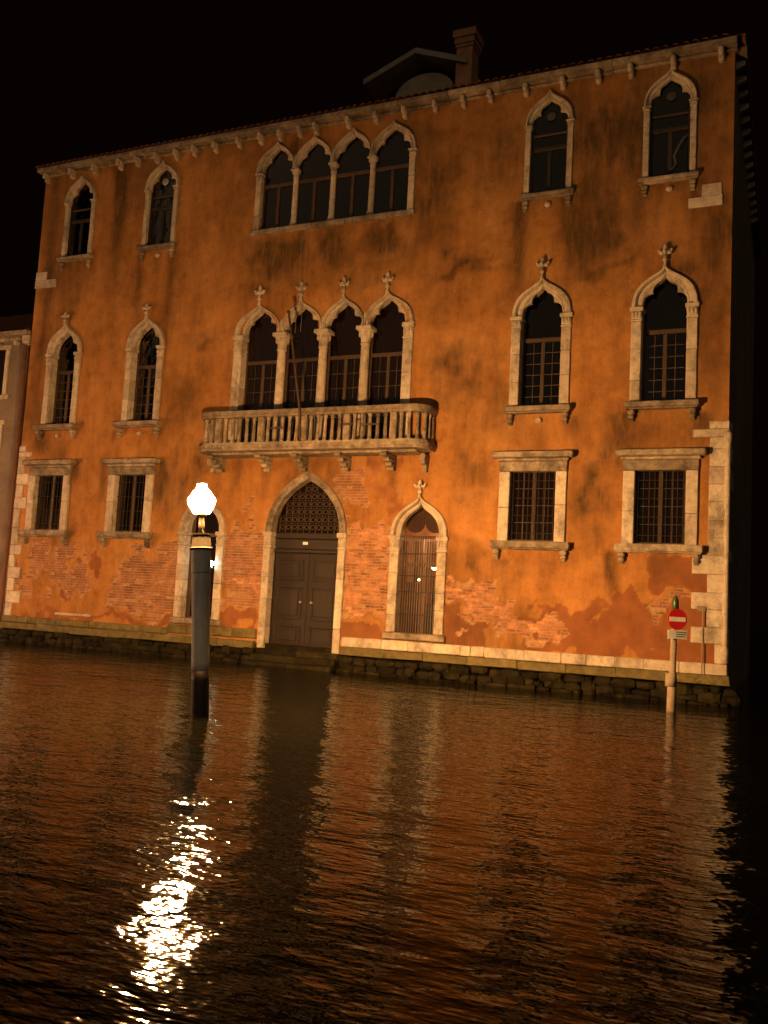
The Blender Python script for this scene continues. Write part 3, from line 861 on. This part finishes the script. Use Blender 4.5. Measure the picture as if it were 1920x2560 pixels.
# dormer and chimney on the roof
yd = FY+3.0
def rbox(mb, x0, x1, y0, y1, z0, z1, sh=0):
    mb.add([(x0, y0, z0), (x1, y0, z0+sh), (x1, y1, z0+sh), (x0, y1, z0), (x0, y0, z1), (x1, y0, z1+sh), (x1, y1, z1+sh), (x0, y1, z1)],
           [(0, 1, 2, 3), (4, 5, 6, 7), (0, 1, 5, 4), (1, 2, 6, 5), (2, 3, 7, 6), (3, 0, 4, 7)])
dorm = empty('dormer', (-10.2, yd, 15.5), pal)
mb = MB(); rbox(mb, -11.80, -10.152, yd-.35, yd+3.0, 17.10, 17.27, .66); mb.build('dormer_roof', M['grey_lead'], dorm)
mb = MB(); rbox(mb, -10.148, -8.55, yd-.35, yd+3.0, 17.76, 17.93, -.62); mb.build('dormer_roof', M['grey_lead'], dorm)
mb = MB(); mb.add([(-11.3, yd+.5, 15.2), (-8.9, yd+.5, 15.2), (-8.9, yd+.5, 17.2), (-10.15, yd+.5, 17.75), (-11.3, yd+.5, 17.2), (-11.3, yd+2.9, 15.2), (-8.9, yd+2.9, 15.2), (-8.9, yd+2.9, 17.2), (-11.3, yd+2.9, 17.2)], [(0, 1, 2, 3, 4), (0, 5, 8, 4), (1, 6, 7, 2)]); mb.build('dormer_wall', M['curtain_dark'], dorm)
pts = [(-10.95 + .03, 16.2)] + [(-10.0 + .93*math.cos(t)*(1 if math.cos(t) < 0 else 1), 16.72+.64*math.sin(t)) for t in np.linspace(math.pi, 0, 14)] + [(-9.05, 16.2)]
vs = [(x, yd+.1, z) for x, z in pts] + [(x, yd+.45, z) for x, z in pts]; n = len(pts)
MB().add(vs, [tuple(range(n)), tuple(reversed(range(n, 2*n)))] + [(i, (i+1) % n, n+(i+1) % n, n+i) for i in range(n)]).build('dormer_lunette', M['pale_plaster'], dorm)
chim = empty('chimney', (-8.68, yd-.2, 15.4), pal)
mb = MB(); rbox(mb, -8.90, -8.42, yd-.25, yd+.3, 15.2, 17.70); mb.build('stack', M['chimney'], chim)
mb = MB(); 
for z0, z1, e in ((17.70, 17.80, .03), (17.802, 17.98, .06), (17.982, 18.20, .10)): rbox(mb, -8.90-e, -8.42+e, yd-.25-e, yd+.3+e, z0, z1)
mb.build('chimney_cap', M['chimney'], chim)

# quoins
def q_st(x0, x1, z0, z1, d=.035): MB().box(x0, x1, z0+.003, z1-.003, -.06, d+random.uniform(-.008, .008), .014, .004).build('quoin_stone', M['stone'], pal)
zc = [.83, 1.24, 1.58, 1.95, 2.31, 2.70, 3.10, 3.47, 3.84, 4.25, 4.62, 5.0, 5.38, 5.64]
for i, (a_, b_) in enumerate(zip(zc, zc[1:])):
    lng = {0: -1.42, 1: -1.90, 3: -1.90, 5: -1.90}.get(i, -1.59)
    q_st(lng, XR+.02, a_, b_)
q_st(-1.94, XR+.02, 5.64, 5.82); q_st(-1.60, XR+.02, 5.82, 5.99)
q_st(-2.14, -1.42, 10.82, 11.05); q_st(-1.86, -1.44, 11.05, 11.34)
MB().lathe((XR+.0, FY-.03, .85), [(.085, 0), (.085, .3), (.06, .36), (.06, 4.6), (.085, 4.7), (.085, 4.85), (.05, 4.9)], 10).build('corner_colonnette', M['stone'], pal, True)
for x0, x1, z0, z1 in ((XL-.02, -21.1, 5.66, 5.84), (XL-.02, -20.85, 5.50, 5.655), (XL-.02, -21.1, 5.0, 5.495), (XL-.02, -20.9, 4.66, 4.995), (XL-.02, -21.1, 4.28, 4.655), (XL-.02, -20.9, 3.94, 4.275), (XL-.02, -21.12, 3.35, 3.935),
                       (XL-.02, -21.1, 2.85, 3.345), (XL-.02, -20.92, 2.55, 2.845), (XL-.02, -21.15, 2.18, 2.545), (XL-.02, -20.9, 1.85, 2.175), (XL-.02, -21.1, 1.47, 1.845), (XL-.02, -20.82, 1.12, 1.465), (XL-.02, -21.1, .70, 1.115),
                       (XL-.02, -20.95, 11.02, 11.28), (XL-.02, -20.55, 10.76, 11.015)):
    q_st(x0, x1, z0, z1)
MB().tube([W3(-1.66, 1.95, .06), W3(-1.66, 1.2, .06), W3(-1.66, .62, .08), W3(-1.68, .50, .16), W3(-1.76, .46, .18)], .014, 6).build('conduit', M['post'], pal)
MB().box(-1.78, -1.6, 1.9, 2.02, .0, .07, .01).build('junction_box', M['post'], pal)

# plinth, ledge, waterside stones, steps
plinth = empty('plinth', (-11.3, FY, .0), pal)
def course(xlist, z0, z1, d, mat, name='plinth_stone', jz=.0, jit=.006):
    for a_, b_ in zip(xlist, xlist[1:]):
        MB().box(a_+.003, b_-.003, z0, z1+random.uniform(-jz, jz), -.2, d+random.uniform(-.012, .012), .016, jit).build(name, mat, plinth)
course([-10.1, -9.02, -8.32, -7.74, -7.0, -6.75, -6.42, -5.47, -4.63, -4.07, -3.45, -2.84, -2.11, -1.60, XR+.06], .60, .83, .07, M['stone'])
course([-13.9, -13.3, -12.58], .62, .86, .07, M['algae']); 
course([-15.4, -14.7, -13.9], .60, .84, .06, M['algae'])
course([XL-.05, -20.4, -19.3, -18.1, -17.0, -16.2, -15.4], .56, .74, .05, M['algae'])
MB().box(-19.4, -18.1, .86, .93, -.05, .05, .01).build('plinth_stone', M['stone'], plinth)
course([-10.1, -8.9, -7.9, -6.8, -5.6, -4.5, -3.4, -2.3, XR+.12], .40, .597, .16, M['algae'], 'ledge_stone', .012, .012)
course([XL-.05, -20.0, -18.7, -17.3, -16.0, -14.8, -13.7, -12.6], .36, .555, .15, M['algae'], 'ledge_stone', .012, .012)
MB().box(XL-.1, XR+.1, -.6, .52, -.4, -.02, .01).build('footing', M['wet_stone'], plinth)
def rough_stone(x, z, d, rx, rz, rd):
    mb = MB(); mb.blob((0, 0, 0), (1, 1, 1), 9, 6)
    vs = []
    for v in mb.v:
        q_ = np.sign(v)*np.abs(v)**.55; q_ = q_*(1+np.array([random.uniform(-.16, .16) for _ in range(3)]))
        vs.append((x+q_[0]*rx, FY-d-q_[1]*rd, z+q_[2]*rz))
    mb.v = vs; return mb.build('waterside_stone', M['wet_stone'], plinth)
for row, (zc_, rz1, d0) in enumerate(((.27, .10, .06), (.10, .12, .12), (-.03, .09, .20))):
    x = XL-.1 + .15*row
    while x < XR:
        w_ = random.uniform(.16, .55)
        if not (x+w_ > -12.45 and x < -10.2):
            rough_stone(x+w_/2, zc_+random.uniform(-.035, .035), d0+random.uniform(-.05, .05), w_*.54, rz1*random.uniform(.8, 1.15), .14)
        x += w_
for i, (z, d) in enumerate(((.40, .02), (.25, .30), (.10, .60), (-.03, .9))):
    for x0, x1 in ((-12.5, -11.4), (-11.39, -10.2)):
        MB().box(x0-.05*i, x1+.05*i, z-.2, z+random.uniform(-.01, .01), -.4, d, .025, .012).build('water_step', M['wet_stone'], plinth)

# ------------------------------------------------------------------ balcony
bal = empty('balcony', (-11.15, FY, 5.4), pal); bal['label'] = 'stone balcony with rounded ends and slender balusters'
BX0, BX1, BP, BR_ = -14.40, -7.88, .80, .42
def outline(off, n=7):
    x0, x1, pz, r = BX0-off, BX1+off, BP+off, BR_+off
    P = [(x0, -.02)]
    for k in range(n+1):
        t = math.pi/2*k/n; P.append((x0+r-r*math.cos(t), pz-r+r*math.sin(t)))
    for k in range(n+1):
        t = math.pi/2*k/n; P.append((x1-r+r*math.sin(t), pz-r+r*math.cos(t)))
    P.append((x1, -.02)); return P
def slab(off, z0, z1):
    P = outline(off); n = len(P)
    vs = [(x, FY-d, z0) for x, d in P]+[(x, FY-d, z1) for x, d in P]
    return vs, [tuple(range(n)), tuple(reversed(range(n, 2*n)))]+[(i, (i+1) % n, n+(i+1) % n, n+i) for i in range(n)]
mb = MB(); mb.add(*slab(.03, 5.485, 5.57)); mb.add(*slab(.0, 5.42, 5.483)); mb.add(*slab(-.30, 5.36, 5.418)); mb.build('slab', M['grimy'], bal)
def ring_(o0, o1, z0, z1):
    A, B_ = outline(o0), outline(o1); n = len(A)
    vs = [(x, FY-d, z0) for x, d in A]+[(x, FY-d, z1) for x, d in A]+[(x, FY-d, z1) for x, d in B_]+[(x, FY-d, z0) for x, d in B_]
    fs = []
    for i in range(n-1):
        for j in range(4): fs.append((j*n+i, j*n+i+1, ((j+1) % 4)*n+i+1, ((j+1) % 4)*n+i))
    fs += [(0, n, 2*n, 3*n), (n-1, 2*n-1, 3*n-1, 4*n-1)]
    return vs, fs
mb = MB(); mb.add(*ring_(.02, -.20, 6.36, 6.46)); mb.add(*ring_(-.01, -.17, 6.29, 6.358)); mb.build('handrail', M['grimy'], bal)
MB().add(*ring_(-.01, -.17, 5.572, 5.63)).build('base_rail', M['grimy'], bal)
def on_path(s):
    P = [Vector(p_) for p_ in outline(-.09, 10)]
    for a_, b_ in zip(P, P[1:]):
        L = (b_-a_).length
        if s <= L: return a_+(b_-a_)*(s/L), (b_-a_)
        s -= L
    return P[-1], P[-1]-P[-2]
P = [Vector(p_) for p_ in outline(-.09, 10)]; TL = sum((b_-a_).length for a_, b_ in zip(P, P[1:]))
piers = []
def s_of_x(x):
    best = min(np.linspace(0, TL, 800), key=lambda s_: abs(on_path(s_)[0].x-x) + (5 if on_path(s_)[0].y < BP-.2 else 0)); return float(best)
pier_s = [.12] + [s_of_x(x) for x in (-13.72, -12.42, -11.17, -9.97, -8.72)] + [TL-.12]
bl = None
for a_, b_ in zip(pier_s, pier_s[1:]):
    nbal = max(2, round((b_-a_)/.215)-1)
    for k in range(1, nbal+1):
        pt, dr = on_path(a_+(b_-a_)*k/(nbal+1)); c = Vector((pt.x, FY-pt.y, 5.632))
        if bl is None:
            bl = MB().lathe(c, [(.058, 0), (.058, .05), (.042, .06), (.050, .10), (.044, .30), (.040, .50), (.046, .54), (.034, .56), (.056, .60), (.060, .655)], 8).build('baluster', M['grimy'], bal, True); bo = WLOC[bl.name]-c
        else: twin(bl, c+bo, bal, (random.uniform(-.02, .02), random.uniform(-.02, .02), random.uniform(0, 1)))
for s_ in pier_s:
    pt, dr = on_path(s_); an = math.atan2(-dr.y, dr.x)
    mb = MB(); mb.box(-.085, .085, 5.632, 6.288, -.06, .06, .012); mb.box(-.05, .05, 5.75, 6.17, .06, .075, .008)
    o = mb.build('pier', M['grimy'], bal)
    o.rotation_euler = (0, 0, an); o.location = Vector((pt.x, FY-pt.y, 5.96))-WLOC[bal.name]
for x in (-14.25, -13.98, -12.52, -11.45, -10.22, -8.98, -8.10):
    mb = MB(); w_ = .085
    if x in (-14.25, -8.10):
        mb.box(x-.07, x+.07, 5.10, 5.355, -.02, .30, .02); mb.box(x-.055, x+.055, 4.93, 5.095, -.02, .14, .02)
    else:
        for z0, z1, d in ((5.26, 5.356, .66), (5.16, 5.258, .46), (5.06, 5.158, .30), (4.97, 5.058, .16)):
            mb.box(x-w_, x+w_, z0, z1, -.02, d, .025)
            mb.lathe((x-w_, FY-d+.03, (z0+z1)/2-.005), [(.05, 0), (.05, 2*w_)], 10, (1, 0, 0))
    mb.build('balcony_bracket', M['grimy'], bal)
for x0, x1, z in ((-12.15, -11.75, 5.98), (-10.05, -9.75, 6.02), (-9.55, -9.05, 6.0)):
    MB().box(x0, x1, z-.02, z+.02, BP-.03, BP+.005, .004).build('tie_bar', M['frame_wood'], bal)
mb = MB(); mb.tube([W3(-11.18, 5.60, .86), W3(-11.22, 6.4, .90), W3(-11.62, 8.85, 1.05)], .030, 8); mb.blob(W3(-11.63, 8.9, 1.06), (.05, .05, .05))
mb.build('flagpole', M['frame_wood'], bal)
for dx in (0, .16):
    MB().tube([W3(-11.5+dx, 8.4, .9), W3(-11.95+dx, 11.55, .06)], .006, 4).build('stay_wire', M['grey_lead'], bal)

# ------------------------------------------------------------------ neighbouring house on the left
nb_ = empty('canal_house', (-24.5, FY+.5, 0))
tag(nb_, 'low grey plastered house joined to the left end of the palazzo', 'building')
NX = -21.72
mb = MB(); mb.box(-31, NX, 0, 9.35, -12, -.30, .02); mb.build('wall', M['grey_plaster'], nb_)
mb = MB(); mb.box(-31, NX+.18, 9.352, 9.50, -12, .05, .02); mb.box(-31, NX+.05, 9.24, 9.35, -.3, -.16, .02); mb.build('cornice', M['grimy'], nb_)
MB().box(NX-.02, NX+.26, 9.08, 9.34, -.35, -.0, .03).build('gutter_box', M['stone'], nb_)
for k in range(8): MB().box(NX-.5-k*.75, NX-.38-k*.75, 9.08, 9.238, -.32, -.1, .03).build('cornice_bracket', M['stone'], nb_)
mb = MB(); mb.add([(-31, FY-.05, 9.52), (NX+.15, FY-.05, 9.52), (NX+.15, FY+11, 9.52), (-31, FY+11, 9.52), (-31, FY+5, 12.0), (-24.2, FY+5, 12.0)], [(0, 1, 5, 4), (1, 2, 5), (2, 3, 4, 5)]); mb.build('roof', M['tile'], nb_)
for z0, z1 in ((7.55, 9.0), (4.6, 6.6)):
    w = empty('window', (-23.0, FY+.3, z0), nb_)
    for x0, x1, a_, b_ in ((-22.62, -22.48, z0, z1), (-23.62, -23.48, z0, z1), (-23.7, -22.4, z1+.002, z1+.14), (-23.75, -22.35, z0-.14, z0-.002)):
        MB().box(x0, x1, a_, b_, -.31, -.24, .01).build('frame', M['stone'], w)
    MB().box(-23.478, -22.622, z0, z1, -.299, -.285, .002).build('pane', M['curtain_dark'], w)
MB().tube([(-21.52, FY-.02, 9.0), (-21.52, FY+.02, 6), (-21.55, FY, .5)], .06, 8).build('drainpipe', M['copper'], nb_)

# ------------------------------------------------------------------ lamp on its pile
def street_lamp(b0, lean, globe, hood, label):
    lamp = empty('street_lamp', b0); tag(lamp, label, 'lamp'); lamp['group'] = 'globe lamps on piles along the canal'
    b0 = Vector(b0); axis = Vector((lean, 0, 3.1)).normalized()
    def seg_pile(z0, z1, r0, r1, mat, name, wob=.0008):
        mb = MB(); n = 14; prof = [((r0+(r1-r0)*k/n)*.82+random.uniform(-wob, wob), z0+(z1-z0)*k/n) for k in range(n+1)]
        mb.lathe(b0, prof, 18, axis); return mb.build(name, mat, lamp, True)
    seg_pile(-1.2, .62, .150, .156, M['pile_wet'], 'pile_foot')
    seg_pile(.622, 2.02, .156, .166, M['pile'], 'pile')
    seg_pile(2.022, 2.36, .172, .176, M['pile'], 'pile_sleeve', .001)
    MB().lathe(b0, [(0.168, 2.362), (0.17, 2.385), (0.146, 2.395), (0.12, 2.575), (0.128, 2.58), (0.128, 2.6), (0.05, 2.605)], 20, axis).build('collar', M['bronze'], lamp)
    MB().lathe(b0, [(0.0454, 2.607), (0.0454, 2.74), (0.042, 2.86), (0.0924, 2.88), (0.0924, 2.895)], 14, axis).build('stem', M['bronze'], lamp, True)
    MB().lathe(b0, [(0.108, 2.9), (0.12, 2.905), (0.148, 2.95), (0.1856, 3.03), (0.2, 3.08), (0.1968, 3.115)], 24, axis).build('lamp_globe', globe, lamp, True)
    MB().lathe(b0, [(0.1968, 3.1155), (0.1824, 3.14), (0.164, 3.15), (0.156, 3.175), (0.12, 3.225), (0.084, 3.265), (0.0704, 3.3), (0.0688, 3.33)], 24, axis).build('lamp_hood', hood, lamp, True)
    MB().lathe(b0, [(0.0798, 3.333), (0.0798, 3.345), (0.0252, 3.355)], 16, axis).build('lamp_cap', M['iron'], lamp, True)
street_lamp((-7.65, 11.03, 0), -.245, M['globe'], M['hood'], 'lit globe lamp on a grey wooden pile in front of the portal')
street_lamp((-27.0, 11.6, 0), .1, M['globe_far'], M['hood'], 'lit globe lamp on a pile farther left along the canal')

# ------------------------------------------------------------------ no entry sign on its post
sg = empty('sign_post', (-2.02, 18.07, 0))
tag(sg, 'slim post in the water carrying a red no entry disc and a white plate', 'sign')
sx, sy = -1.97, 18.07
MB().lathe((-2.02, 18.07, -1), [(.085, 0), (.085, 1.45), (.062, 1.5), (.055, 2.86)], 12, (0.015, 0, 1)).build('post', M['post'], sg, True)
MB().lathe((-2.02, 18.07, .46), [(.105, 0), (.108, .12), (.10, .24)], 12).build('post_collar', M['post'], sg, True)
fwd = Vector((-sx*.35, -1, 0)).normalized()
cdisc = Vector((sx, sy, 1.72)) + fwd*.075
MB().lathe(cdisc, [(.195, 0), (.195, .012), (.19, .014)], 28, fwd).build('sign_disc', M['sign_red'], sg)
rt = fwd.cross(Vector((0, 0, 1))).normalized()
def plate(c, hw, hh, th, mat, name):
    mb = MB(); vs = []
    for t in (0, th):
        for a_, b_ in ((-1, -1), (1, -1), (1, 1), (-1, 1)): vs.append(c+fwd*t+rt*(a_*hw)+Vector((0, 0, b_*hh)))
    mb.add(vs, [(0, 1, 2, 3), (4, 5, 6, 7), (0, 1, 5, 4), (1, 2, 6, 5), (2, 3, 7, 6), (3, 0, 4, 7)]); return mb.build(name, mat, sg)
plate(cdisc+fwd*.018, .165, .042, .004, M['sign_white'], 'sign_bar')
cp = Vector((sx+.01, sy, 1.435)) + fwd*.075
plate(cp, .195, .082, .010, M['sign_white'], 'sign_plate')
for dz, dx, hw in ((.045, -.07, .10), (.005, -.07, .10), (-.035, -.06, .09)): plate(cp+fwd*.013+rt*dx+Vector((0, 0, dz)), hw, .010, .003, M['sign_green'], 'plate_stripe')
MB().lathe((sx, 18.07, 1.90), [(.05, 0), (.062, .03), (.058, .18), (.03, .25), (.01, .27)], 12).build('lantern', M['green_glass'], sg, True)
